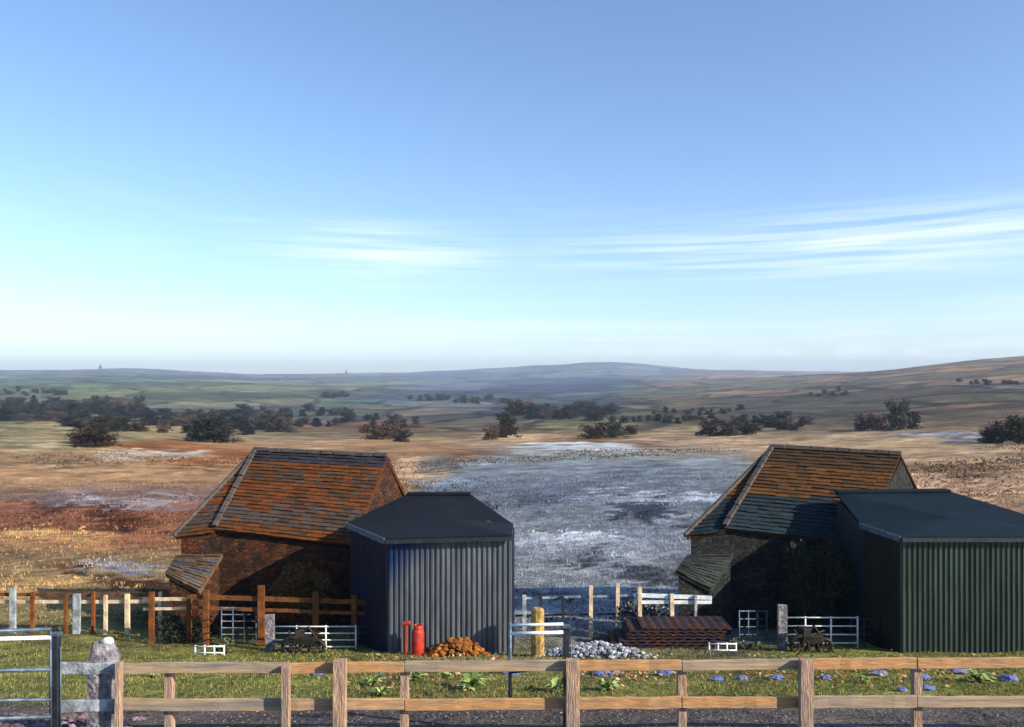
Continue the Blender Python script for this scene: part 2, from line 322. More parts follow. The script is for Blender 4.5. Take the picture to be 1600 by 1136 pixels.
def ground_mat():
    m = bpy.data.materials.new('ground'); m.use_nodes = True; t = m.node_tree; n = t.nodes; l = t.links
    b = n['Principled BSDF']; b.inputs['Roughness'].default_value = .95; b.inputs['Specular IOR Level'].default_value = .1
    g = n.new('ShaderNodeNewGeometry'); at = n.new('ShaderNodeAttribute'); at.attribute_name = 'Col'
    cur = at.outputs['Color']; hs = []
    for sc, lo, hi, det in ((9., .62, 1.4, 6), (1.1, .7, 1.3, 7), (.16, .72, 1.28, 7), (.03, .75, 1.25, 8), (.006, .75, 1.25, 8)):
        z = n.new('ShaderNodeTexNoise'); z.inputs['Scale'].default_value = sc; z.inputs['Detail'].default_value = det; z.inputs['Roughness'].default_value = .7
        l.new(g.outputs['Position'], z.inputs['Vector'])
        r = n.new('ShaderNodeMapRange'); r.inputs[1].default_value = .32; r.inputs[2].default_value = .68; r.inputs[3].default_value = lo; r.inputs[4].default_value = hi
        l.new(z.outputs['Fac'], r.inputs[0])
        v = n.new('ShaderNodeVectorMath'); v.operation = 'MULTIPLY'; l.new(cur, v.inputs[0]); l.new(r.outputs[0], v.inputs[1]); cur = v.outputs[0]; hs.append(z.outputs['Fac'])
    s3 = n.new('ShaderNodeSeparateXYZ'); l.new(g.outputs['Position'], s3.inputs[0])
    for sc, ya, yb, yc, yd in ((.009, 260, 420, 1500, 2200), (.0032, 1300, 2000, 90000, 91000)):
        mp = n.new('ShaderNodeMapping'); mp.inputs['Scale'].default_value = (1, .42, 0); mp.inputs['Rotation'].default_value = (0, 0, .5)
        wz = n.new('ShaderNodeTexNoise'); wz.inputs['Scale'].default_value = sc*1.7; wz.inputs['Detail'].default_value = 3; l.new(g.outputs['Position'], wz.inputs['Vector'])
        wa = n.new('ShaderNodeVectorMath'); wa.operation = 'MULTIPLY_ADD'; l.new(wz.outputs['Color'], wa.inputs[0]); wa.inputs[1].default_value = (.5/sc, .5/sc, 0); l.new(g.outputs['Position'], wa.inputs[2])
        l.new(wa.outputs[0], mp.inputs[0])
        v1 = n.new('ShaderNodeTexVoronoi'); v1.inputs['Scale'].default_value = sc; l.new(mp.outputs[0], v1.inputs['Vector'])
        v2 = n.new('ShaderNodeTexVoronoi'); v2.feature = 'DISTANCE_TO_EDGE'; v2.inputs['Scale'].default_value = sc; l.new(mp.outputs[0], v2.inputs['Vector'])
        ma = n.new('ShaderNodeMapRange'); ma.inputs[1].default_value = ya; ma.inputs[2].default_value = yb; l.new(s3.outputs[1], ma.inputs[0])
        mb_ = n.new('ShaderNodeMapRange'); mb_.inputs[1].default_value = yd; mb_.inputs[2].default_value = yc; l.new(s3.outputs[1], mb_.inputs[0])
        mk = n.new('ShaderNodeMath'); mk.operation = 'MULTIPLY'; l.new(ma.outputs[0], mk.inputs[0]); l.new(mb_.outputs[0], mk.inputs[1])
        ed_ = n.new('ShaderNodeMapRange'); ed_.inputs[1].default_value = .02; ed_.inputs[2].default_value = .05; ed_.inputs[3].default_value = .35; ed_.inputs[4].default_value = 1; l.new(v2.outputs['Distance'], ed_.inputs[0])
        cr = n.new('ShaderNodeValToRGB'); l.new(v1.outputs['Color'], cr.inputs[0])
        cr.color_ramp.elements[0].position = .2; cr.color_ramp.elements[0].color = (.55, .55, .6, 1); cr.color_ramp.elements[1].position = .8; cr.color_ramp.elements[1].color = (1.4, 1.3, 1.15, 1)
        e_ = cr.color_ramp.elements.new(.45); e_.color = (.8, 1.0, .75, 1); e_ = cr.color_ramp.elements.new(.6); e_.color = (1.15, 1.0, .85, 1)
        mu = n.new('ShaderNodeVectorMath'); mu.operation = 'MULTIPLY'; l.new(cr.outputs[0], mu.inputs[0]); l.new(ed_.outputs[0], mu.inputs[1])
        m2 = n.new('ShaderNodeVectorMath'); m2.operation = 'MULTIPLY'; l.new(mu.outputs[0], m2.inputs[0]); l.new(cur, m2.inputs[1])
        mi = n.new('ShaderNodeMixRGB'); l.new(mk.outputs[0], mi.inputs[0]); l.new(cur, mi.inputs[1]); l.new(m2.outputs[0], mi.inputs[2]); cur = mi.outputs[0]
    l.new(cur, b.inputs['Base Color'])
    b1 = n.new('ShaderNodeBump'); b1.inputs['Strength'].default_value = .8; b1.inputs['Distance'].default_value = .06; l.new(hs[0], b1.inputs['Height'])
    b2 = n.new('ShaderNodeBump'); b2.inputs['Strength'].default_value = .7; b2.inputs['Distance'].default_value = .35; l.new(hs[1], b2.inputs['Height']); l.new(b1.outputs[0], b2.inputs['Normal'])
    b3 = n.new('ShaderNodeBump'); b3.inputs['Strength'].default_value = .6; b3.inputs['Distance'].default_value = 2.5; l.new(hs[2], b3.inputs['Height']); l.new(b2.outputs[0], b3.inputs['Normal'])
    l.new(b3.outputs[0], b.inputs['Normal'])
    return m
me.materials.append(ground_mat()); ground = bpy.data.objects.new('ground', me); COL.objects.link(ground); tag(ground, kind='structure')

# ------------------------------------------------ materials
M_slate = mat('stone_slate', attr=True, nscale=9, namt=.45, bump=.7, bscale=30, rough=.8, vec='World')
M_wall_brown = mat('brown_rubble_stone', (84,46,24), col2=(54,38,28), nscale=5, namt=.45, bump=.9, voro=(5.5, 1.9), vec='World')
M_wall_dark = mat('dark_rubble_stone', (46,48,46), col2=(34,38,36), nscale=5, namt=.45, bump=.9, voro=(5.5, 1.9), vec='World')
M_coping = mat('coping_stone', (92,80,68), col2=(70,70,72), nscale=12, bump=.6, vec='World')
M_wood = mat('fence_wood', (190,150,106), col2=(150,130,106), nscale=9, namt=.3, bump=.35, bscale=20, stretch=(.3, 1, 4), vec='World')
M_wood_b = mat('greyed_fence_wood', (172,148,118), col2=(138,130,120), nscale=7, namt=.32, bump=.4, bscale=26, stretch=(.25, 1, 5), vec='World')
M_wood_c = mat('orange_fence_wood', (184,138,90), col2=(164,130,98), nscale=12, namt=.3, bump=.3, bscale=16, stretch=(.4, 1, 3), vec='World')
M_woodpost = mat('post_wood', (178,146,118), col2=(144,124,112), nscale=14, namt=.45, bump=.6, bscale=20, stretch=(3, 3, .35), vec='World')
M_orange = mat('orange_wood', (128,76,34), col2=(96,58,30), nscale=10, namt=.4, bump=.4, vec='World')
M_palewood = mat('pale_wood', (226,204,170), col2=(190,168,136), nscale=10, namt=.3, bump=.4, vec='World')
M_greypost = mat('weathered_post', (168,176,184), col2=(120,126,130), nscale=10, namt=.35, bump=.4, vec='World')
M_yellow = mat('yellow_wood', (184,152,88), col2=(132,110,66), nscale=16, namt=.5, bump=.5, vec='World')
M_galv = mat('galvanised_steel', (226,230,232), col2=(196,202,206), rough=.45, metal=0, nscale=20, namt=.12, bump=.05, spec=.5)
M_darksteel = mat('dark_painted_steel', (40,48,54), col2=(28,34,40), rough=.5, nscale=20, namt=.25, bump=.1, spec=.5)
M_bluegrey = mat('dull_steel_tube', (96,112,126), col2=(70,84,98), rough=.5, metal=.4, nscale=20, namt=.2, bump=.1)
M_black = mat('black_machine_steel', (26,28,26), col2=(44,38,32), rough=.6, nscale=20, namt=.4, bump=.2)
M_red = mat('red_paint', (186,48,20), col2=(140,40,22), rough=.6, nscale=16, namt=.35, bump=.1, spec=.5)
M_stone = mat('loose_stone', attr=True, nscale=14, namt=.35, bump=.7, bscale=30, vec='World')
M_gatestone = mat('gate_stone', (146,142,146), col2=(104,100,104), nscale=16, namt=.6, bump=1, bscale=16, vec='World')
M_leaf = mat('leaves', attr=True, nscale=3, namt=.3, bump=.1, rough=.75, vec='World')
M_bark = mat('bark', (70,58,46), nscale=8, namt=.3, bump=.5)

def clad_mat(name, c1, c2, blue=None):
    m = mat(name, c1, rough=.5, metal=.1, nscale=2.6, namt=.38, bump=.05, col2=c2, spec=.4, vec='World', stretch=(3.2, 3.2, .35))
    if blue:
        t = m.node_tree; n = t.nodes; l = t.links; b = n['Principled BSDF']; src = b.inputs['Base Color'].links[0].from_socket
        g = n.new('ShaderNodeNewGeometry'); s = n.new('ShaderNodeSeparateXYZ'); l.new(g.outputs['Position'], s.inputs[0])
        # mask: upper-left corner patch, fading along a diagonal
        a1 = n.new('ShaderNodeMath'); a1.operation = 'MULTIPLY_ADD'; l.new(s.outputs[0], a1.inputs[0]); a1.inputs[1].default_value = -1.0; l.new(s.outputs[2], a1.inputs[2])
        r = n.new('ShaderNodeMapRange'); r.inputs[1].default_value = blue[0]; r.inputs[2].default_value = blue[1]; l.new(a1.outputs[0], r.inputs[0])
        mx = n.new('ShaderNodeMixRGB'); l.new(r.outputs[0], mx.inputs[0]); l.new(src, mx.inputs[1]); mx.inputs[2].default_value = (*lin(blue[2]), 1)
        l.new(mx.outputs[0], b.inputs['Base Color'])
    return m
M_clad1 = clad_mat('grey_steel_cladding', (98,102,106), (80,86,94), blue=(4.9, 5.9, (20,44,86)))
M_clad_side = clad_mat('shaded_blue_cladding', (12,26,58), (8,16,38))  # blue side sheets, near black because the wall's shadow is put into the colour
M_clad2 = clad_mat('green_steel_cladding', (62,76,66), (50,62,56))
M_clad2s = clad_mat('shaded_green_cladding', (20,28,24), (16,22,20))  # darker copy of the green front sheets, with the side's shade painted in
M_roof1 = mat('dark_sheet_roof', (24,28,34), col2=(20,23,29), rough=.75, nscale=3, namt=.2, bump=.1, vec='World', spec=.15)
M_roof2 = mat('teal_sheet_roof', (14,32,42), col2=(11,26,36), rough=.75, nscale=3, namt=.2, bump=.1, vec='World', spec=.15)

# ------------------------------------------------ buildings
def wallprism(mb, top, zb, thick=None):
    """closed prism: top polygon (list of points), down to zb"""
    n = len(top); b = [Vector((p.x, p.y, zb)) for p in top]
    for i in range(n):
        j = (i+1) % n; mb.face([b[i], b[j], top[j], top[i]])
    mb.face(top); mb.face(b[::-1])
def slates(mb, TL, TR, BR, BL, nc, wd, colf, th=.035, seed=1):
    rr = random.Random(seed); nrm = (TR-TL).cross(BL-TL).normalized()
    if nrm.z < 0: nrm = -nrm
    mb.hexa([TL-nrm*.10, TR-nrm*.10, BR-nrm*.10, BL-nrm*.10, TL-nrm*.03, TR-nrm*.03, BR-nrm*.03, BL-nrm*.03], colf(.5, rr))
    for k in range(nc):
        v0 = k/nc; v1 = (k+1.35)/nc if k < nc-1 else 1.0+.12/nc
        A = TL.lerp(BL, v0); B = TR.lerp(BR, v0); C = TR.lerp(BR, v1); D = TL.lerp(BL, v1)
        ln = max((B-A).length, (C-D).length); n = max(1, int(ln/wd)); off = rr.random()
        cuts = [0]+sorted(min(1, max(0, (i+off*.9+rr.uniform(-.22, .22))/n)) for i in range(1, n))+[1]
        for u0, u1 in zip(cuts[:-1], cuts[1:]):
            if (u1-u0)*ln < .03: continue
            g = .004/ln; p = [A.lerp(B, u0+g), A.lerp(B, u1-g), D.lerp(C, u1-g), D.lerp(C, u0+g)]
            dz = rr.uniform(-.015, .03); sl = (p[3]-p[0])*rr.uniform(-.04, .06)
            p[2] = p[2]+sl; p[3] = p[3]+sl; c = colf(v0, rr)
            lo = [p[0]-nrm*.012, p[1]-nrm*.012, p[2]+nrm*(.035+dz), p[3]+nrm*(.035+dz)]
            hi = [q+nrm*th for q in lo]; mb.hexa(lo+hi, c)
def barn(pts, label, grp, wall_m, colf, lean_label, lean, sd):
    RL, RR, EL, ER, EO = (P(*q) for q in pts)
    base = Vector(((EL.x+ER.x)/2, EL.y, gz((EL.x+ER.x)/2, EL.y)))
    b = empty('stone_barn', base, label, 'barn', grp)
    BR = RR*2-ER; BL = RL*2-EL; BR.z = ER.z; BL.z = EL.z
    BO = BL+(EO-EL)*1.0; BO.z = EO.z
    zb = min(gz(p.x, p.y) for p in (EL, ER, BR, BL))-.6
    ins = lambda p, q, t: p.lerp(q, t)
    cen = (RL+RR+EL+ER+BR+BL)/6
    def inn(p, k=.05): v = Vector((p.x, p.y, p.z-.12)); c = Vector((cen.x, cen.y, v.z)); return v+(c-v).normalized()*.18
    mb = MB(); w0 = [inn(EO), inn(EL), inn(ER), inn(BR), inn(BL), inn(BO)]
    wallprism(mb, w0, zb)
    # gable masonry on the right end
    g = [w0[2], w0[3], Vector((RR.x, RR.y, RR.z-.15))]; mb.face(g); mb.face([q+Vector((-.35, .0, 0)) for q in g][::-1])
    mb.build('wall', wall_m, b)
    mb = MB(); slates(mb, RL, RR, ER, EL, 24, .34, colf, seed=sd)
    slates(mb, RR, RL, BL, BR, 14, .5, colf, seed=sd+1)
    drop = Vector((0, 0, -.10))
    slates(mb, RL+drop, RL+(EL-RL)*.02+drop, EL+drop, EO+drop, 22, .3, colf, seed=sd+2)
    slates(mb, RL+drop, RL+(BL-RL)*.02+drop, BO+drop, EO+drop, 16, .4, colf, seed=sd+3)
    slates(mb, RL+drop, RL+(BL-RL)*.02+drop, BL+drop, BO+drop, 16, .4, colf, seed=sd+4)
    rf = mb.build('roof', M_slate, b)
    mb = MB(); n = 13
    for k in range(n):
        p, q = RL.lerp(EL, k/n+.004), RL.lerp(EL, (k+1)/n-.004); off = Vector((0, -.02, .11+random.uniform(-.01, .02)))
        mb.bar(p+off, q+off, .15, .10, n=1)
    mb.build('verge_coping', M_coping, b)
    mb = MB(); n = 10
    for k in range(n):
        p, q = RL.lerp(RR, k/n+.004), RL.lerp(RR, (k+1)/n-.004); off = Vector((0, 0, .07+random.uniform(-.01, .02)))
        mb.bar(p+off, q+off, .28, .11, n=1)
    mb.build('ridge_stones', M_coping if sd > 50 else M_slate, b) if False else mb.build('ridge_stones', M_coping, b)
    # barge line on the outer edge
    mb = MB(); mb.bar(RL+Vector((-.05, 0, -.02)), EO+Vector((-.05, -.02, -.02)), .09, .12, n=6, jit=.01); mb.build('verge_board', M_coping, b)
    # lean-to
    A, B, C, D = (P(*q) for q in lean)
    zb2 = min(gz(p.x, p.y) for p in (A, B, C, D))-.5
    lt = MB()
    t = [Vector((p.x, p.y, p.z-.1)) for p in (A, B, C, D)]; c4 = sum(t, Vector())/4
    t = [p+(Vector((c4.x, c4.y, p.z))-p).normalized()*.12 for p in t]
    wallprism(lt, t[::-1], zb2)
    lw = lt.build('lean_to', wall_m, b)
    mb = MB(); slates(mb, A, B, C, D, 12, .3, lambda v, r: colf(2, r), seed=sd+9); mb.build('roof', M_slate, lw)
    return b, (RL, RR, EL, ER, EO)
def slatecol1(v, rr):
    k = rr.uniform(.75, 1.28)
    if v > 1.5: c = lin((92,74,58)) if rr.random() < .75 else lin((74,80,88))
    else:
        c = lin((92,50,18)) if rr.random() < .8 else lin((66,50,36))
        if v < .09: c = lin((42,40,48))
        elif .18 < v < .34 and rr.random() < .55: c = lin((68,52,36))
        elif .62 < v < .84 and rr.random() < .6: c = lin((70,58,52))
    return tuple(c*k)
def slatecol2(v, rr):
    k = rr.uniform(.75, 1.28)
    if v > 1.5: c = lin((48,54,50))
    else:
        c = lin((84,52,16)) if rr.random() < .8 else lin((64,44,26))
        if v < .2: c = lin((58,40,22))
        if v > .56+rr.uniform(-.03, .03): c = lin((24,40,48))
    return tuple(c*k)
barn1, B1 = barn([(400,704,29), (606,714,28.6), (335,828,26.5), (552,852,26.2), (274,835,26.3)],
    'brown stone barn with orange-brown stone slate roof, left of the grey corrugated shed', 'stone barns', M_wall_brown, slatecol1, None,
    [(276,868,25.6), (348,866,25.6), (312,925,24.6), (258,897,24.6)], 11)
barn2, B2 = barn([(1207,700,29), (1408,711,28), (1132,826,26.3), (1350,850,25.8), (1072,835,26.4)],
    'dark stone barn with roof orange above and blue-grey below, left of the green shed', 'stone barns', M_wall_dark, slatecol2, None,
    [(1074,868,25.6), (1146,866,25.6), (1112,922,24.6), (1055,893,24.6)], 71)

def corr(mb, A, B, zt0, zt1, zb, pitch=.142, dep=.035, outn=None):
    """trapezoid-profile sheet standing between ground points A and B (2-D), outward normal outn"""
    A = Vector((A[0], A[1], 0)); B = Vector((B[0], B[1], 0)); ln = (B-A).length; n = max(1, round(ln/pitch)); pts = []
    for k in range(n):
        for f, o in ((0, 0), (.30, 0), (.42, 1), (.80, 1), (.92, 0)): pts.append(((k+f)/n, o))
    pts.append((1, 0)); i0 = len(mb.v)
    for u, o in pts:
        p = A.lerp(B, u)+outn*dep*o; zt = zt0*(1-u)+zt1*u
        mb.v.append((p.x, p.y, zb)); mb.v.append((p.x, p.y, zt))
    for k in range(len(pts)-1):
        mb.f.append((i0+2*k, i0+2*k+2, i0+2*k+3, i0+2*k+1)); mb.c.append((1, 1, 1))
def shed(A, Fr, B, G_, R1, R2, label, m_front, m_side, m_roof, xcut):
    # eave corners: A front-left, Fr front-right, B back-left, G_ right, R1/R2 top of the low-pitched roof
    b = empty('corrugated_shed', (A.x*.5+Fr.x*.5, A.y, gz((A.x+Fr.x)/2, A.y)), label, 'shed', 'corrugated sheds')
    zb = -.6
    mb = MB()
    core = [A+Vector((.06, .06, -.12)), Fr+Vector((-.06, .06, -.12)), G_+Vector((-.06, -.05, -.12)), R2+Vector((0, -.08, -.2)), R1+Vector((0, -.08, -.2)), B+Vector((.08, -.05, -.12))]
    wallprism(mb, core, zb); mb.build('inner_frame', M_darksteel, b)
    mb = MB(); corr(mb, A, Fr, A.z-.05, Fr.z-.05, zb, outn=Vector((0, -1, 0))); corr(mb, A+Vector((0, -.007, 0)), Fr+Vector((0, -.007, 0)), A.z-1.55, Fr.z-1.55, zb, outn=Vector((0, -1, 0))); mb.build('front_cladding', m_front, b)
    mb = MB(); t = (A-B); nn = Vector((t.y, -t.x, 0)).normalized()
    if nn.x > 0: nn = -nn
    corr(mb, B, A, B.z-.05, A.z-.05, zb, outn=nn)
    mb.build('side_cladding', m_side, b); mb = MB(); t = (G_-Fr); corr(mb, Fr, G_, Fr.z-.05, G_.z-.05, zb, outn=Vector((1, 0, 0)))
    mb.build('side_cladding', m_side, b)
    mb = MB(); th = Vector((0, 0, .06)); up = Vector((0, 0, .02))
    ov = Vector((0, -.12, 0)); ring = [A+ov+Vector((-.06, 0, 0)), Fr+ov, G_.copy(), R2.copy(), R1.copy(), B+Vector((-.12, 0, 0))]
    c = sum(ring, Vector())/6
    n = len(ring)
    for i in range(n):
        j = (i+1) % n; p, q = ring[i], ring[j]
        mb.face([p+th, q+th, c+th]); mb.face([q, p, c]); mb.face([p, q, q+th, p+th])
    rf = mb.build('roof', m_roof, b)
    # standing ribs running down the sheet
    mb = MB(); k = 0
    nb = 12
    for i in range(nb+1):
        u = i/nb; p = R1.lerp(R2, u)+th; q = (A+ov).lerp(Fr+ov, u)+th; cc = p.lerp(q, .5)
        # keep the ribs on the folded surface by following the fan to its centre height
        mb.bar(p+up, q+up, .03, .05)
    mb.build('roof_rib', m_roof, rf) if False else None
    mb = MB(); mb.bar(A+ov+Vector((-.05, -.06, -.03)), Fr+ov+Vector((0, -.06, -.03)), .10, .10, n=1); mb.build('gutter', M_darksteel, b)
    mb = MB(); mb.bar(R1+Vector((0, 0, .09)), R2+Vector((0, 0, .09)), .35, .06); mb.build('ridge_cap', m_roof, b)
    mb = MB(); mb.bar(B+Vector((-.13, 0, -.02)), A+ov+Vector((-.07, 0, -.02)), .05, .16); mb.build('verge_flashing', M_bluegrey, b)
    return b
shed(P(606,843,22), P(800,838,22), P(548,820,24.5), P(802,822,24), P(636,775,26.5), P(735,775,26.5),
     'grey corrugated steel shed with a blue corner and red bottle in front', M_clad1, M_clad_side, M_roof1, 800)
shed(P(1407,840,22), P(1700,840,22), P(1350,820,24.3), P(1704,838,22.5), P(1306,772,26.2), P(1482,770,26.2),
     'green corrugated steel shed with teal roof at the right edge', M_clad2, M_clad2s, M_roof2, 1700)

# ------------------------------------------------ front timber fence
def yr(x, l, r): return l+(r-l)*(x-180)/1420
fe = empty('rail_fence', G(800, 11.3), 'weathered two-rail timber fence running across the foreground by the gravel', 'fence')
posts = [(186,8,1034),(265,13,1040),(447,12,1040),(531,20,1030),(632,13,1040),(895,21,1030),(1065,13,1040),(1259,20,1030),(1432,13,1038),(1660,24,1028),(1900,24,1028)]
for x, wpx, yt in posts:
    d = 11.22 if wpx != 13 else 11.45; wd = wpx/F*d; yt = yt if wpx != 13 else 1046; p = P(x, yt, d); q = G(x, d); mb = MB()
    mb.bar(q-Vector((0, 0, .4)), p, wd, .11, up=Vector((0, 1, 0)), n=5, jit=.004)
    # weathered sloped top
    mb.build('post', M_woodpost, fe, bevel=.006)
seams = [95, 186, 447, 632, 895, 1065, 1259, 1432, 1660, 1900]
for l_, r_, hpx in ((1045,1035,17), (1102,1096,18)):
    for x0, x1 in zip(seams[:-1], seams[1:]):
        d = 11.34; mb = MB(); a0 = P(x0+.6, yr(x0, l_, r_)+random.uniform(-1.6, 1.6), d); a1 = P(x1-.6, yr(x1, l_, r_)+random.uniform(-1, 1), d)
        mb.bar(a0, a1, .045, hpx/F*d*random.uniform(.93, 1.05), n=10, jit=.007)
        o = mb.build('rail', M_greypost if x1 <= 186 else random.choice((M_wood, M_wood_b, M_wood_c, M_wood_c)), fe, bevel=.006)

# ------------------------------------------------ gates and gate posts
def tube_gate(name, corners, ys, label, cat, group, m, r=.02, ups=(0, 1), diag=False, parts_bar='bar'):
    """corners: left bottom point, right bottom point (world), ys: bar heights"""
    A, B = corners; g = empty(name, (A+B)/2, label, cat, group)
    for z in ys:
        mb = MB(); mb.tube([A+Vector((0, 0, z)), B+Vector((0, 0, z))], r*.85); mb.build('bar', m, g, smooth=True)
    for u in ups:
        p = A.lerp(B, u); mb = MB(); mb.tube([p+Vector((0, 0, ys[0]-r)), p+Vector((0, 0, ys[-1]+r))], r*1.15); mb.build('upright', m, g, smooth=True)
    if diag:
        mb = MB(); mb.tube([A+Vector((0, -.02, ys[0])), B+Vector((0, -.02, ys[-1]))], r*.8); mb.build('brace', m, g, smooth=True)
    return g
def gatez(d, rowlist): return [CZ-(y-HY)/F*d for y in rowlist]
def flatpt(x, d): q = P(x, HY, d); return Vector((q.x, q.y, 0))
# near gate at the left edge
d = 11.0; A, B = flatpt(-330, d-.8), flatpt(80, d)
g1 = empty('field_gate', Vector(((A.x+B.x)/2, (A.y+B.y)/2, gz((A.x+B.x)/2, d))), 'galvanised tubular gate hung on the dark post at the left edge', 'gate')
for yl, yr_, r, m in ((992,983,.028,M_bluegrey),(1001,996,.028,M_galv),(1049,1046,.03,M_bluegrey),(1095,1093,.026,M_bluegrey),(1128,1120,.03,M_bluegrey)):
    a_ = P(-330, yl+6, d-.8); b_ = P(80, yr_, d); mb = MB(); mb.tube([a_, b_], r); mb.build('bar', m, g1, smooth=True)
mb = MB(); mb.tube([P(79,986,d), P(79,1150,d)], .018); mb.build('upright', M_bluegrey, g1, smooth=True)
mb = MB(); mb.tube([P(-330,998,d-.8), P(-330,1200,d-.8)], .03); mb.build('upright', M_bluegrey, g1, smooth=True)
# middle gate
d = 11.6
g2 = empty('field_gate', Vector((P(842,590,d).x, d, gz(.4, d))), 'short tubular gate between the grey shed and the dark post in the middle', 'gate')
for y0, y1, r, m in ((977,975,.022,M_galv),(990,988,.026,M_galv),(1050,1040,.028,M_darksteel),(1092,1092,.022,M_bluegrey),(1102,1101,.022,M_bluegrey)):
    mb = MB(); mb.tube([P(797,y0,d), P(880,y1,d)], r); mb.build('bar', m, g2, smooth=True)
mb = MB(); mb.tube([P(797,973,d), P(797,1106,d)], .026); mb.build('upright', M_bluegrey, g2, smooth=True)
def gatepost(x, yt, d, label, wpx=10):
    q = G(x, d); p = P(x, yt, d); t = empty('gate_post', q, label, 'gate post')
    mb = MB(); mb.box(((p.x), d, (q.z-.4+p.z)/2), (wpx/F*d, .1, p.z-q.z+.4)); mb.build('shaft', M_darksteel, t, bevel=.008)
    mb = MB(); mb.box((p.x, d, p.z+.02), (wpx/F*d+.03, .13, .035)); mb.build('cap', M_bluegrey, t, bevel=.008)
    mb = MB(); mb.tube([Vector((p.x+.07, d-.02, q.z+.1)), Vector((p.x+.07, d-.02, p.z-.15))], .012); mb.build('hinge_rod', M_bluegrey, t, smooth=True)
gatepost(88, 993, 11.15, 'dark steel gate post with pale cap near the left edge, beside the stone gatepost')
gatepost(885, 981, 11.75, 'dark steel gate post with pale cap behind the middle of the front fence')
# rough stone gatepost
q = G(161, 11.5); d = 11.5; top = P(161, 1004, d).z; mb = MB(); seg = 14; lev = 16; i0 = 0
for k in range(lev+1):
    z = q.z-.3+(top-q.z+.3)*k/lev; sc = 1.0 if k < lev-2 else (1, .86, .6)[k-lev+2]
    for j in range(seg):
        an = 2*math.pi*j/seg; v = Vector((math.cos(an), math.sin(an), 0)); rr_ = .215*sc*(1+.22*noise.noise(Vector((v.x*1.5, v.y*1.5, z*2.5))))
        pw = 1/max(abs(v.x), abs(v.y))**.6
        mb.v.append((q.x+v.x*rr_*pw*.92, q.y+v.y*rr_*pw*.8, z))
for k in range(lev):
    for j in range(seg): mb.f.append((k*seg+j, k*seg+(j+1) % seg, (k+1)*seg+(j+1) % seg, (k+1)*seg+j)); mb.c.append((1, 1, 1))
mb.f.append(tuple(lev*seg+j for j in range(seg))); mb.c.append((1, 1, 1))
gp = origin_to(mb.build('stone_gatepost', M_gatestone, smooth=False), q); tag(gp, 'rough grey stone gatepost with a pale stone on top, at the fence end', 'gatepost')
mb = MB(); mb.rock((q.x+.06, q.y, top+.02), .085, lin((220,218,214)), 5, .7); o = origin_to(mb.build('cap_stone', M_stone, smooth=True), (q.x+.06, q.y, top-.03)); tag(o, 'small pale rounded stone lying on top of the grey gatepost', 'stone')
# short yellow timber post
q = G(840, 21.2); p = P(840, 950, 21.2); mb = MB(); mb.tube([q-Vector((0, 0, .3)), q.lerp(p, .5), p-Vector((0, 0, .05)), p], [.18, .175, .17, .12], 10)
o = origin_to(mb.build('timber_post', M_yellow, smooth=False), q); tag(o, 'stout yellow timber post behind the rails, right of the grey shed', 'post')

# ------------------------------------------------ field fences behind
def field_fence(label, d0, x0, x1, posts, rails, m, d1=None):
    d1 = d1 or d0; dz = lambda x: d0+(d1-d0)*(x-x0)/(x1-x0)
    f = empty('field_fence', G((x0+x1)/2, dz((x0+x1)/2)), label, 'fence')
    for x, yt, wpx, pm in posts:
        d = dz(x); q = G(x, d); p = P(x, yt, d); mb = MB(); mb.bar(q-Vector((0, 0, .4)), p, wpx/F*d, .09, up=Vector((0, 1, 0)), n=3, jit=.006); mb.build('post', pm, f, bevel=.005)
    for ya, yb, hpx, rm in rails:
        d = dz(x0)+.08; mb = MB(); mb.bar(P(x0, ya, dz(x0)+.07), P(x1, yb, dz(x1)+.07), .04, hpx/F*d, n=8, jit=.006); mb.build('rail', rm, f)
    return f
field_fence('low post and rail fence of grey and orange posts on the left moor edge', 26, -160, 262,
    [(-140,920,8,M_greypost),(-60,922,7,M_orange),(20,918,9,M_greypost),(51,925,6,M_orange),(103,930,5,M_orange),(120,928,11,M_greypost),(146,925,5,M_orange),(165,930,5,M_palewood),(199,928,7,M_palewood),(251,925,6,M_palewood)],
    [(928,930,5,M_orange),(940,940,5,M_palewood)], M_orange, 25.2)
field_fence('orange timber post and rail fence in front of the brown barn', 23.6, 300, 602,
    [(322,922,9,M_orange),(408,915,10,M_orange),(493,925,9,M_orange),(553,930,8,M_orange)],
    [(932,942,7,M_orange),(949,960,5,M_orange)], M_orange, 23.3)
field_fence('short rail fence with a brown post left of the brown barn', 24.0, 225, 300, [(237,925,8,M_orange),(296,930,7,M_orange)], [(936,936,5,M_palewood),(952,950,4,M_palewood)], M_orange)
field_fence('low fence of pale posts crossing the frosty field between the two barns', 25.5, 805, 1000,
    [(819,930,6,M_greypost),(845,925,4,M_darksteel),(880,930,4,M_darksteel),(923,915,6,M_palewood),(965,912,6,M_palewood),(998,918,6,M_greypost)],
    [(935,930,3,M_greypost),(962,958,3,M_darksteel)], M_greypost, 25)
field_fence('white painted rail fence beside the dark barn lean-to', 23.8, 990, 1112, [(1000,918,6,M_palewood),(1050,928,6,M_palewood),(1087,930,4,M_greypost)], [(930,934,6,M_galv),(941,941,5,M_galv)], M_galv)

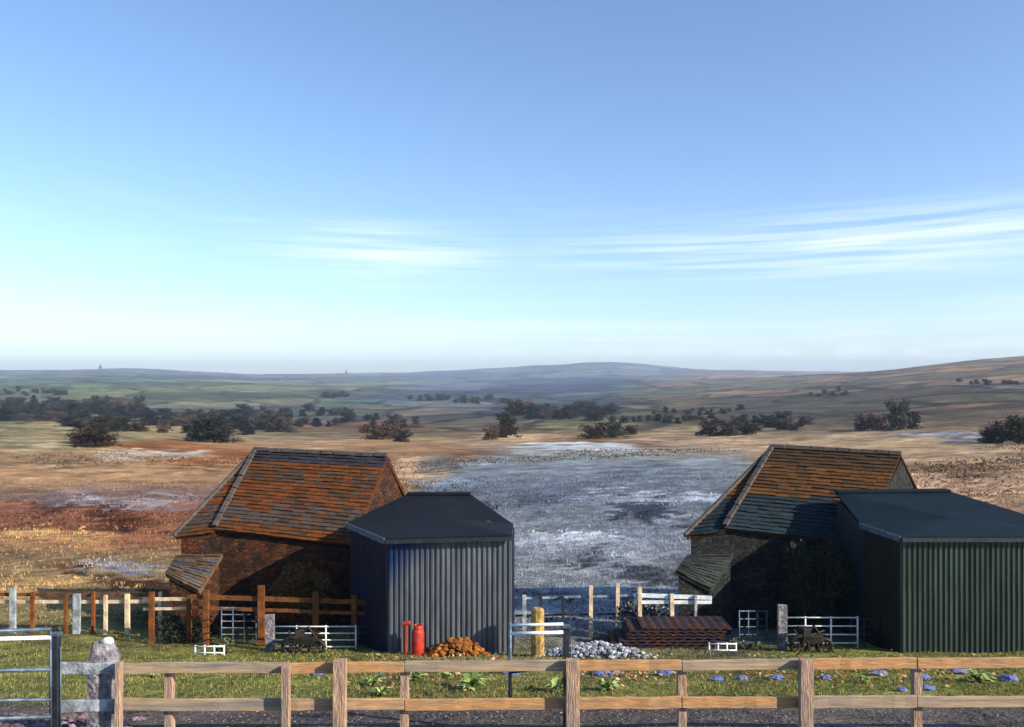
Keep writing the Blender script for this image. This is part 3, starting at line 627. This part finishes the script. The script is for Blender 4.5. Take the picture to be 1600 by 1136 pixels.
# ------------------------------------------------ white hurdles against the barns, scrap and bottles
def hurdle(x0, x1, d, yb, yt, label, m, n=5, lean=0, d1=None, grp='tubular hurdles'):
    d1 = d1 or d; g = empty('metal_hurdle', G((x0+x1)/2, (d+d1)/2), label, 'hurdle', grp)
    for k in range(n):
        y = yb+(yt-yb)*k/(n-1); mb = MB(); o = .02*k
        mb.tube([P(x0, y, d+o), P(x1, y+(y-HY)*(d/d1-1) if False else y, d1+o)], .02 if m is M_galv else .018); mb.build('bar', m, g, smooth=True)
    for u in (0, .33, .66, 1):
        mb = MB(); mb.tube([P(x0+(x1-x0)*u, yb+3, d+(d1-d)*u-.005), P(x0+(x1-x0)*u, yt-2, d+(d1-d)*u+.02*n)], .024 if m is M_galv else .02); mb.build('upright', m, g, smooth=True)
    return g
hurdle(418, 556, 22.9, 1021, 979, 'white tubular hurdle behind the black scrap, in front of the brown barn', M_galv)
hurdle(540, 602, 23.2, 1018, 979, 'dull grey hurdle in the dark corner beside the grey shed', M_darksteel, 5)
hurdle(346, 400, 22.6, 1012, 950, 'slanting blue-grey hurdle between two orange fence posts', M_bluegrey, 7, d1=24.2)
hurdle(1218, 1340, 22.9, 1018, 965, 'white tubular hurdle against the dark barn wall, behind black scrap', M_galv)
hurdle(1330, 1392, 23.1, 1016, 968, 'dull green-grey hurdle in the dark corner beside the green shed', M_darksteel, 5)
hurdle(1155, 1198, 22.9, 1016, 955, 'slanting dull hurdle left of the pale slab by the dark barn', M_bluegrey, 6, d1=24.4)
hurdle(1108, 1150, 22.3, 1026, 1006, 'low white hurdle lying by the rusty sheet stack', M_galv, 3)
hurdle(305, 350, 21.6, 1030, 1010, 'low cream hurdle lying in grass left of the white one', M_galv, 3)
for x, yt, lab in ((422, 960, 'pale grey upright slab at the left end of the white hurdle by the brown barn'), (1222, 945, 'tall pale grey upright slab at the left end of the hurdle by the dark barn')):
    q = G(x, 22.7); p = P(x, yt, 22.7); mb = MB(); mb.box((q.x, 22.7, (q.z-.2+p.z)/2), (14/F*22.7, .12, p.z-q.z+.2), jit=.01)
    o = origin_to(mb.build('concrete_post', M_gatestone, bevel=.01), q); tag(o, lab, 'post')
def scrap(x, d, label):
    q = G(x, d); g = empty('scrap_machine', q, label, 'farm machine', 'old harrows'); rr = random.Random(int(x))
    for k, (ox, rw) in enumerate(((-.33, .24), (.36, .2))):
        c = q+Vector((ox, -.1, rw*.9)); mb = MB()
        mb.tube([c+Vector((math.cos(t)*rw, .0, math.sin(t)*rw)) for t in np.linspace(0, 2*math.pi, 19)], .06, 6)
        for s in range(6):
            t = s*math.pi/3+.3; mb.tube([c, c+Vector((math.cos(t)*rw, 0, math.sin(t)*rw))], .012, 5)
        mb.build('wheel', M_black, g, smooth=True)
    mb = MB()
    for a_, b_ in (((-.55, 0, .1), (.55, -.1, .25)), ((-.3, 0, .2), (.1, 0, .72)), ((.1, 0, .72), (.45, .05, .2)), ((-.5, .2, .3), (.5, .25, .4)), ((-.15, -.1, .1), (-.45, 0, .62)), ((.0, 0, .45), (.42, .1, .55))):
        mb.tube([q+Vector(a_), q+Vector(b_)], .028, 6)
    mb.build('frame', M_black, g)
    mb = MB(); mb.box((q.x+.02, q.y, q.z+.36), (.62, .3, .22), jit=.04); mb.box((q.x-.15, q.y+.05, q.z+.55), (.26, .24, .2), rz=.3, jit=.03); mb.build('engine_box', M_black, g, bevel=.02)
    for k in range(9):
        ox = -.5+k*.125; mb = MB(); mb.tube([q+Vector((ox, -.15, .3)), q+Vector((ox+rr.uniform(-.05, .05), -.3, .18)), q+Vector((ox+rr.uniform(-.1, .1), -.22, .0))], .014, 5); mb.build('tine', M_black, g)
scrap(476, 22.2, 'tangle of black wheeled farm machine in front of the brown barn hurdle')
scrap(1266, 22.2, 'tangle of black wheeled farm machine in front of the dark barn hurdle')
def lathe(mb, c, prof, seg=16):
    i0 = len(mb.v)
    for r, z in prof:
        for j in range(seg): an = 2*math.pi*j/seg; mb.v.append((c[0]+r*math.cos(an), c[1]+r*math.sin(an), c[2]+z))
    for k in range(len(prof)-1):
        for j in range(seg): mb.f.append((i0+k*seg+j, i0+k*seg+(j+1) % seg, i0+(k+1)*seg+(j+1) % seg, i0+(k+1)*seg+j)); mb.c.append((1, 1, 1))
q = G(653, 21.5); g = empty('gas_bottle', q, 'tall red gas bottle standing against the grey corrugated shed', 'gas bottle')
H_ = (1012-968)/F*21.5
mb = MB(); lathe(mb, q, [(.001, .0), (.16, .0), (.17, .05), (.17, H_*.78), (.14, H_*.9), (.06, H_*.97), (.001, H_*.98)]); mb.build('body', M_red, g, smooth=True)
mb = MB(); lathe(mb, q+Vector((0, 0, H_*.9)), [(.11, 0), (.12, .02), (.12, .12), (.10, .12), (.10, 0)]); mb.build('collar', M_red, g, smooth=True)
mb = MB(); lathe(mb, q+Vector((0, 0, H_*.95)), [(.001, .0), (.03, 0), (.03, .09), (.001, .1)], 8); mb.build('valve', M_black, g, smooth=True)
q = G(634, 21.4); mb = MB(); mb.box((q.x, q.y, q.z+.4), (.05, .05, .8)); mb.tube([q+Vector((-.09, 0, .82)), q+Vector((.12, 0, .86))], .06, 8)
o = origin_to(mb.build('red_hydrant', M_red, bevel=.01), q); tag(o, 'short red marker stand just left of the red gas bottle', 'marker stand')
# brown heap of soil by the shed
def heap(name, x, d, wx, h, col, label, cat, n=300, stuff=False, sz=.06, m=None, jit=.35, dep=.5):
    mb = MB(); rr = random.Random(int(x*7)); q = G(x, d)
    for k in range(n):
        u = rr.gauss(0, .42); u = max(-1, min(1, u)); v = rr.uniform(-1, 1); X = q.x+u*wx; Y = q.y+v*dep; z = gz(X, Y)+h*max(0, 1-u*u)*(1-.5*abs(v))*rr.random()
        c = lin(col if rr.random() < .7 else tuple(min(255, t*1.35) for t in col))*rr.uniform(1-jit, 1+jit)
        mb.rock((X, Y, z), sz*rr.uniform(.4, 1.3), c, k+int(x), .65)
    o = mb.build(name, m or M_stone); origin_to(o, q); tag(o, label, cat, kind='stuff' if stuff else None); return o
heap('soil_heap', 715, 21.6, .8, .5, (128,80,30), 'low heap of orange-brown soil at the foot of the grey shed', 'soil heap', 380, True, .09)
heap('rubble_heap', 930, 21.4, 1.5, .4, (136,140,148), 'grey stone rubble behind the front fence right of the middle gate post', 'rubble', 500, True, .07)
heap('rubble_heap', 30, 12.4, 1.7, .12, (96,80,84), 'loose dark and pale stones heaped by the left gate', 'rubble', 520, True, .075, dep=.8)
# rusty stacked sheets
q = G(1020, 23.2); g = empty('sheet_stack', q, 'low stack of rusty brown corrugated sheets between the shed and dark barn', 'sheet stack')
M_rust = mat('rusty_sheet', (62,36,26), col2=(40,32,44), rough=.8, nscale=8, namt=.5, bump=.4, vec='World')
for k in range(8):
    mb = MB(); z = q.z+.06+k*.09; wd = 3.3-.09*k+random.uniform(-.2, .2); x0 = q.x-wd/2+random.uniform(-.1, .1)+.12*k; n = 40; i0 = 0
    for s in range(n+1):
        x = x0+wd*s/n; zz = z+.014*math.sin(s*math.pi/2)
        for y in (q.y-.5, q.y+.6): mb.v.append((x, y+random.uniform(-.01, .01), zz)); mb.v.append((x, y, zz-.05))
    for s in range(n):
        b0 = 4*s; mb.f += [(b0, b0+2, b0+6, b0+4), (b0+1, b0+5, b0+7, b0+3), (b0, b0+4, b0+5, b0+1), (b0+2, b0+3, b0+7, b0+6)]; mb.c += [(1, 1, 1)]*4
    mb.build('sheet', M_rust, g)

# ------------------------------------------------ grass, gravel, leaves, stones
FOOT = []
def blocked(X, Y):
    x = 800+F*X/Y
    if 21.9 < Y < 27 and (545 < x < 815 or x > 1345): return True
    if 24.3 < Y < 32 and (255 < x < 640 or 1050 < x < 1450): return True
    return False
def tufts(name, n, d0, d1, ht, wd, bl, colmul, label, cat, xr=(-150, 1750), test=None, seed=3, powr=1.0, straw=0):
    rr = np.random.default_rng(seed); V = []; C = []; Fc = []
    pos = []; i = 0
    while len(pos) < n and i < n*6:
        i += 1
        d = math.exp(math.log(d0)+(math.log(d1)-math.log(d0))*rr.random()**powr); x = rr.uniform(*xr); X = (x-800)/F*d
        if blocked(X, d) or (test and not test(x, d, X)): continue
        pos.append((X, d))
    PX = np.array([p[0] for p in pos]); PD = np.array([p[1] for p in pos]); PZ = gz_arr(PX, PD)+np.array([bumpz(*p) for p in pos])
    s_ = np.maximum(2, PD*.03); na = np.array([vn(p[0], p[1], q, 1) for p, q in zip(pos, s_)]); nb_ = np.array([vn(p[0], p[1], q*3, 2) for p, q in zip(pos, s_)])
    CA = cover(PX, PD, PZ, na, nb_)
    for X, d, z, c in zip(PX.tolist(), PD.tolist(), PZ.tolist(), CA):
        s = (1 if d < 25 else (d/25)**.55)*rr.uniform(.6, 1.4)
        for b in range(bl):
            an = rr.uniform(0, 6.28); ln = ht*s*rr.uniform(.6, 1.2); w_ = wd*s; le = rr.uniform(.1, .7)*ln
            ox, oy = rr.normal(0, ht*s*.3, 2); dx, dy = math.cos(an), math.sin(an); px_, py_ = rr.uniform(-1, 1, 2); l_ = math.hypot(px_, py_)+1e-6; px_ /= l_; py_ /= l_
            bx, by = X+ox, d+oy
            i0 = len(V)
            V += [(bx-px_*w_, by-py_*w_, z-.03), (bx+px_*w_, by+py_*w_, z-.03), (bx+dx*le*.45+px_*w_*.7, by+dy*le*.45+py_*w_*.7, z+ln*.6), (bx+dx*le*.45-px_*w_*.7, by+dy*le*.45-py_*w_*.7, z+ln*.6), (bx+dx*le, by+dy*le, z+ln*.95)]
            Fc += [(i0, i0+1, i0+2, i0+3), (i0+3, i0+2, i0+4)]
            cc = c*colmul*rr.uniform(.7, 1.3)
            if straw and rr.random() < straw: cc = cc*.5+lin((196,168,112))*.3
            C += [tuple(cc)]*2
    mb = MB(); mb.v = V; mb.f = Fc; mb.c = C
    return tag(mb.build(name, M_leaf), label, cat, kind='stuff')
tufts('short_grass', 15000, 13.8, 24, .055, .006, 3, 1.15, 'short green grass strip behind the front fence', 'grass', seed=3, straw=.22, test=lambda x, d, X: d > 14.4+.5*vn(X, d, 1.5, 3) and vn(X, d, .9, 7) > -.32)
tufts('moor_grass', 26000, 24, 110, .085, .012, 4, 1.0, 'rough tufts of moor grass on the fields behind the barns', 'grass', seed=5, powr=.8)
tufts('heather', 9000, 27, 190, .09, .03, 4, .5, 'dark heather and bracken clumps dotted over the moor', 'heather', seed=8, powr=.7, test=lambda x, d, X: vn(X*.22, d, 2.2+d*.05, 5)+.35*vn(X, d, 1.3, 6)+.2*vn(X, d, 9, 8) > .26)
# gravel pebbles
mb = MB(); rr = random.Random(4)
for k in range(4200):
    d = rr.uniform(11.0, 15.2); x = rr.uniform(-60, 1660); X = (x-800)/F*d
    if d > 14.2 and rr.random() < (d-14.2)*1.2: continue
    c = random.choice(((118,108,104),(96,90,92),(140,130,124),(84,80,84),(124,104,92)))
    mb.rock((X, d, gz(X, d)+.003), rr.uniform(.008, .026), lin(c)*rr.uniform(.5, 1.1), k % 97, .6)
tag(mb.build('gravel', M_stone), 'brown-grey gravel track under the front fence', 'gravel', kind='stuff')
# dead leaves
mb = MB()
for k in range(1700):
    cx = rr.choice((600, 740, 960, 1030, 1180, 1290, 1410, 1530, 1000, 1240, 1350)); x = cx+rr.gauss(0, 45); d = rr.uniform(15.6, 21.5) if x < 900 else rr.gauss(18.6, 1.1)
    X = (x-800)/F*d; z = gz(X, d)+rr.uniform(.04, .09); an = rr.uniform(0, 6.28); s = rr.uniform(.025, .06); u = Vector((math.cos(an), math.sin(an), rr.uniform(-.6, .6)))*s; v = Vector((-math.sin(an), math.cos(an), rr.uniform(-.8, .8)))*s*.6
    c = Vector((X, d, z)); col = lin(rr.choice(((190,140,90),(150,90,48),(206,180,130),(120,72,40))))*.75
    mb.face([c-u, c+v, c+u, c-v], col)
tag(mb.build('fallen_leaves', M_leaf), 'brown fallen leaves scattered over the green grass strip', 'leaves', kind='stuff')
# blue-grey stones, each its own thing
blues = [(425,1052,16,'lying behind the rail left of the pink post'),(497,1055,13,'just left of the first wide fence post'),(590,1050,12,'just right of the first wide fence post'),(700,1051,13,'below the brown soil heap'),(800,1053,17,'in front of the right edge of the grey shed'),
 (942,1055,15,'right of the middle gate post'),(962,1053,9,'close beside a larger one right of the middle gate post'),(1040,1055,14,'left of a thin post, right half'),(1120,1064,10,'right of the thin post, right half'),(1160,1062,10,'middle of the strip below the pale slab'),
 (1215,1062,11,'left of the third wide post'),(1290,1062,10,'right of the third wide post'),(1375,1055,13,'in front of the left corner of the green shed'),(1440,1062,15,'beside the last thin post'),(1450,1078,11,'low by the last thin post'),(1500,1053,13,'below the green shed wall'),(1578,1064,14,'near the right edge of the photo'),(1410,1080,9,'nearest the lower rail at the right')]
for k, (x, y, s, lab) in enumerate(blues):
    # depth where the ground shows at that row
    lo, hi = 12., 24.
    for _ in range(30):
        md = (lo+hi)/2; yy = HY+F*(CZ-gz((x-800)/F*md, md))/md
        if yy > y: lo = md
        else: hi = md
    d = lo; q = G(x, d); mb = MB(); mb.rock((q.x, q.y, q.z+.03), s/F*d, lin((92,108,158) if k % 3 else (116,120,148)), 40+k, .5)
    o = origin_to(mb.build('stone', M_stone, smooth=False), q); tag(o, 'blue-grey flat stone '+lab, 'stone', 'blue-grey stones on the grass')

# weeds
def weed(x, d, s, label, n=42):
    s *= 1.5; q = G(x, d); mb = MB(); rr = random.Random(int(x))
    for k in range(n):
        an = rr.uniform(0, 6.28); ln = s*rr.uniform(.5, 1); u = Vector((math.cos(an), math.sin(an), 0)); v = Vector((-u.y, u.x, 0)); h = ln*rr.uniform(.4, 1.1); wd = ln*.17
        c = lin(rr.choice(((142,162,82),(94,114,50),(180,190,126),(80,94,44))))*.9
        p0 = q+u*.02; p1 = q+u*ln*.45+Vector((0, 0, h*.7)); p2 = q+u*ln+Vector((0, 0, h*.62))
        mb.face([p0-v*wd*.3, p0+v*wd*.3, p1+v*wd, p1-v*wd], c); mb.face([p1-v*wd, p1+v*wd, p2], c)
    o = origin_to(mb.build('weed', M_leaf), q); tag(o, label, 'weed', 'leafy weeds in the grass strip')
for x, d, s, lab in ((583,16.4,.2,'broad-leaved weed right of the first wide fence post'),(597,15.3,.16,'lower broad-leaved weed nearest the first wide post'),(645,17.2,.2,'weed just right of the thin post before the shed'),(735,16.0,.28,'largest leafy weed, before the right half of the grey shed'),
 (700,17.8,.15,'small weed in front of the brown soil heap'),(870,15.8,.22,'leafy weed left of the middle gate post'),(950,15.9,.2,'leafy weed right of the middle gate post'),(1530,17.0,.24,'leafy weed by the right edge of the grass'),(1350,16.8,.14,'small weed before the green shed corner'),(240,17.6,.13,'weed right of the stone gatepost')):
    weed(x, d, s, 'green '+lab)

# ivy / bushes against the barns
def bush(name, x, yc, d, rx, rz, n, cols, label, cat, ry=.35, ls=.06):
    c = P(x, yc, d); base = G(x, d); g = empty(name, base, label, cat); rr = random.Random(int(x)); mb = MB()
    bl = [(rr.uniform(-1, 1)*rx*.75, rr.uniform(-1, 1)*ry*.6, rr.uniform(-1, 1)*rz*.75, rr.uniform(.25, .5)) for _ in range(16)]
    for k in range(n):
        b = rr.choice(bl); t = Vector((rr.gauss(0, 1), rr.gauss(0, 1), rr.gauss(0, 1))).normalized()*b[3]*rr.uniform(.6, 1)*min(1, rx)
        p = c+Vector((b[0]+t.x, b[1]+t.y*.6, b[2]+t.z)); an = rr.uniform(0, 6.28); u = Vector((math.cos(an), rr.uniform(-.6, .6), math.sin(an)))*ls*rr.uniform(.5, 1.3); v = Vector((-math.sin(an), rr.uniform(-.6, .6), math.cos(an)))*ls*.6
        if p.z < base.z: continue
        mb.face([p-u, p+v, p+u, p-v], lin(rr.choice(cols))*rr.uniform(.4, .8))
    mb.build('foliage', M_leaf, g); mb = MB()
    for k in range(7):
        u = rr.uniform(-.6, .6)*rx; mb.tube([base+Vector((u*.4, 0, -.1)), base+Vector((u*.7, 0, (c.z-base.z)*.5)), c+Vector((u, 0, rr.uniform(0, .6)*rz))], [.04, .03, .012], 6)
    mb.build('stem', M_bark, g)
bush('ivy_bush', 468, 915, 25.3, 1.0, 1.2, 2600, ((96,84,34),(120,74,30),(70,72,36),(140,86,36)), 'brown-green ivy climbing the front wall of the brown barn', 'ivy')
bush('ivy_bush', 1278, 905, 25.1, 1.05, 1.5, 2800, ((48,58,40),(60,66,46),(36,46,36)), 'dark green ivy climbing the front wall of the dark barn', 'ivy')
bush('bramble', 345, 1018, 21.9, .4, .25, 500, ((96,110,48),(70,84,34),(140,140,90)), 'low green bramble at the foot of the orange fence before the brown barn', 'bramble', ls=.05)
bush('bramble', 290, 985, 24.2, .9, .4, 1300, ((46,62,40),(60,66,34),(30,44,44)), 'dark low bramble beneath the lean-to of the brown barn', 'bramble', ls=.05)
bush('bramble', 1165, 1015, 22.6, .5, .2, 600, ((96,104,70),(60,72,34),(130,130,110)), 'pale low bramble below the slanting hurdle at the dark barn', 'bramble', ls=.05)
bush('rush_clump', 1005, 955, 24.6, .9, .25, 900, ((44,50,54),(66,72,78),(150,156,160)), 'dark rush clump behind the rusty sheets by the white rails', 'rushes', ls=.05)

# ------------------------------------------------ trees
def tree_proto(name, kind, seed, label, ncl, cols, H=8.):
    rr = random.Random(seed); t = empty(name, (0, 0, 0), label, 'tree', None); mb = MB()
    W = H*(.38 if kind == 'round' else .2); tips = []
    mb.tube([(0, 0, -.4), (.05, 0, H*.2), (.0, .1, H*.5), (.0, 0, H*.85)], [.22, .17, .11, .02], 7)
    nb = 17 if kind == 'round' else 10
    for k in range(nb):
        an = k*2.4+rr.uniform(-.3, .3)
        if kind == 'round':
            z0 = H*rr.uniform(.08, .4); r = W*rr.uniform(.5, 1.05); z1 = H*rr.uniform(.16, .93); r *= math.sin(min(2.8, max(.9, (z1/H)*2.7)))
        else:
            z0 = H*(.1+.09*k); r = W*(1.05-.1*k); z1 = z0+.2
        p = Vector((math.cos(an)*r, math.sin(an)*r, z1)); mid = Vector((math.cos(an)*r*.5, math.sin(an)*r*.5, (z0+z1)/2+.2))
        mb.tube([(0, 0, z0), mid, p], [.09, .05, .015], 5); tips += [p, mid*.5+p*.5, mid]
    mb.build('trunk', M_bark, t); mb = MB()
    for k in range(16): an = rr.uniform(0, 6.28); tips.append(Vector((math.cos(an), math.sin(an), 0))*W*rr.uniform(.2, 1.1)+Vector((0, 0, H*rr.uniform(.03, .2))))
    for p in tips:
        p = Vector(p); cs = rr.choice(cols); rad = H*rr.uniform(.07, .14)
        for k in range(ncl):
            q = p+Vector((rr.gauss(0, 1), rr.gauss(0, 1), rr.gauss(0, .7)))*rad*.62
            if q.z < H*.0: continue
            s = rr.uniform(.14, .32)*H/8; a = Vector((rr.gauss(0, 1), rr.gauss(0, 1), rr.gauss(0, 1))).normalized(); b = a.orthogonal().normalized()
            mb.face([q-a*s, q+b*s*.6, q+a*s, q-b*s*.6], lin(cs)*rr.uniform(.25, .7))
    mb.build('crown', M_leaf, t); return t
protos = [tree_proto('bare_tree', 'round', 1, '', 42, ((112,88,62),(88,70,52),(128,98,66)), 8),
          tree_proto('hedge_tree', 'round', 2, '', 52, ((58,64,42),(72,70,44),(48,54,40)), 8),
          tree_proto('hedge_tree', 'round', 3, '', 50, ((80,72,66),(60,58,58),(92,80,68)), 7),
          tree_proto('conifer', 'cone', 4, '', 46, ((38,50,36),(46,58,40)), 9)]
used = [False]*4
def put(k, x, ybase, hpx, label, d, grp):
    o = protos[k] if not used[k] else copy_tree(protos[k]); used[k] = True
    q = G(x, d); o.location = q; H = (8, 8, 7, 9)[k]; s = hpx/F*d/H*1.12; o.scale = (s*random.uniform(1.0, 2.3),)*2+(s*random.uniform(.75, 1.05),); o.rotation_euler = (0, 0, random.uniform(0, 6.28))
    o['label'] = label; o['category'] = 'tree'; o['group'] = grp
def row_depth(x, y, lo=120., hi=6000.):
    ds = np.exp(np.linspace(math.log(lo), math.log(hi), 260)); X = (x-800)/F*ds
    yy = HY+F*(CZ-gz_arr(X, ds))/ds; i = np.argmax(yy <= y)
    return float(ds[i]) if (yy <= y).any() else hi
big = [(1,335,692,42,'dark bushy tree, large, left of centre above the brown barn ridge'),(2,300,690,30,'purplish tree just left of the large dark bushy one'),(0,150,698,38,'brown bare tree standing on the left pasture edge'),(0,130,694,24,'small brown tree beside the pasture edge tree'),
 (1,235,665,22,'mid-size tree in the valley above the left pasture'),(2,420,672,26,'grey tree in the valley behind the brown barn'),(2,385,680,20,'low grey tree left of the grey valley tree'),(0,600,686,30,'brown tree above the right end of the brown barn roof'),(2,628,690,22,'lower grey tree right of the brown tree over the roof'),
 (0,575,678,18,'small brown tree left of the brown tree over the roof'),(1,790,684,34,'dark tree near the centre of the photo'),(0,768,688,22,'brown bushy tree left of the central dark tree'),(0,930,686,32,'brown tree at the top edge of the frosty field'),(1,960,684,28,'dark tree right of the brown one above the frosty field'),(0,985,680,20,'small brown tree right of the dark pair above the frosty field'),
 (2,1110,682,34,'wide grey tree left of the dark barn ridge'),(2,1140,682,30,'grey tree touching the wide grey tree'),(0,1165,680,22,'brown tree right of the two grey trees'),(1,1225,664,24,'dark tree on the moor above the orange roof'),(0,1362,672,30,'brown tree on the moor slope above the orange roof end'),
 (1,1405,672,42,'tall dark tree on the right moor slope'),(1,1425,670,26,'smaller dark tree right of the tall moor tree'),(0,1345,672,18,'low brown scrub tree left of the moor slope pair'),(2,1565,692,34,'grey-green tree at the right moor edge'),(1,1590,694,48,'large dark tree cut by the right edge'),(2,1545,692,22,'low grey tree left of the right edge trees'),
 (3,215,650,20,'conifer by the left wood edge'),(3,1310,612,9,'tiny conifer in the dark moor dip')]
for k, x, yb, h, lab in big:
    put(k, x, yb, h, lab, row_depth(x, yb), 'trees on the moor')
rr = random.Random(21)
# valley woods: rows of trees one can tell apart
bands = [(0, 230, 652, 21, 48, 'left valley wood beyond the pasture'), (230, 420, 662, 17, 34, 'valley wood behind the brown barn'), (380, 560, 650, 14, 16, 'wood on the blue valley floor'), (505, 545, 620, 9, 7, 'dark copse on the middle hillside'),
         (800, 960, 652, 19, 28, 'dark wood at the foot of the blue hills'), (960, 1120, 660, 13, 13, 'scrub line above the frosty field'), (1150, 1260, 668, 16, 14, 'thicket left on the brown moor'), (1270, 1330, 618, 6, 6, 'small copse in the moor dip'), (1500, 1600, 600, 7, 10, 'thorn scrub on the right hilltop'), (640, 790, 628, 9, 14, 'wood on the dark middle slope'), (100, 460, 672, 17, 30, 'dark scrub belt behind the left pasture'), (440, 660, 664, 13, 16, 'scrub between the moor and the blue valley'), (20, 130, 640, 16, 12, 'tall wood on the far left valley side'), (1020, 1160, 645, 8, 12, 'thin wood line on the middle moor'), (0, 110, 617, 7, 14, 'hedge line on the far left fields')]
for x0, x1, yb, h, n, where in bands:
    for k in range(n):
        x = x0+(x1-x0)*(k+rr.uniform(-.3, .9))/n; y = yb+rr.uniform(-h*.45, h*.35)
        put(rr.choice((0, 1, 2, 1, 2, 3) if h > 12 else (1, 2, 1)), x, y, h*rr.uniform(.65, 1.2), 'one of the trees of the '+where, row_depth(x, y), 'trees of the '+where)

# ------------------------------------------------ far towers
def tower(x, ybase, h, d, label):
    q = G(x, d); H_ = h/F*d; t = empty('hill_tower', q, label, 'tower'); mb = MB(); mb.box((q.x, q.y, q.z+H_*.35), (H_*.5, H_*.5, H_*.8)); mb.build('base', M_wall_dark, t)
    mb = MB(); mb.tube([q+Vector((0, 0, H_*.7)), q+Vector((0, 0, H_*1.3))], [H_*.16, H_*.08], 8); mb.build('shaft', M_wall_dark, t)
tower(157, 575, 6, 6800, 'tiny dark tower on the skyline of the far left hill')
tower(541, 586, 5, 6800, 'tiny mast tower on the far skyline left of centre')

# ------------------------------------------------ air
mb = MB(); mb.box((0, 4700, 50), (30000, 9900, 1500)); hz = mb.build('haze', None if False else bpy.data.materials.new('haze'))
zmin = float(ZZ.min())-1.; zmax = max(float(ZZ.max()), CZ)+40
for v in hz.data.vertices: v.co.z = zmin if v.co.z < 0 else zmax
hm = hz.data.materials[0]; hm.use_nodes = True; n = hm.node_tree.nodes; n.clear(); o_ = n.new('ShaderNodeOutputMaterial'); pv = n.new('ShaderNodeVolumePrincipled')
pv.inputs['Color'].default_value = (.62, .76, 1, 1); pv.inputs['Density'].default_value = .00012; pv.inputs['Anisotropy'].default_value = .1
hm.node_tree.links.new(pv.outputs[0], o_.inputs['Volume']); tag(hz, 'pale blue distance haze', 'haze', kind='stuff')
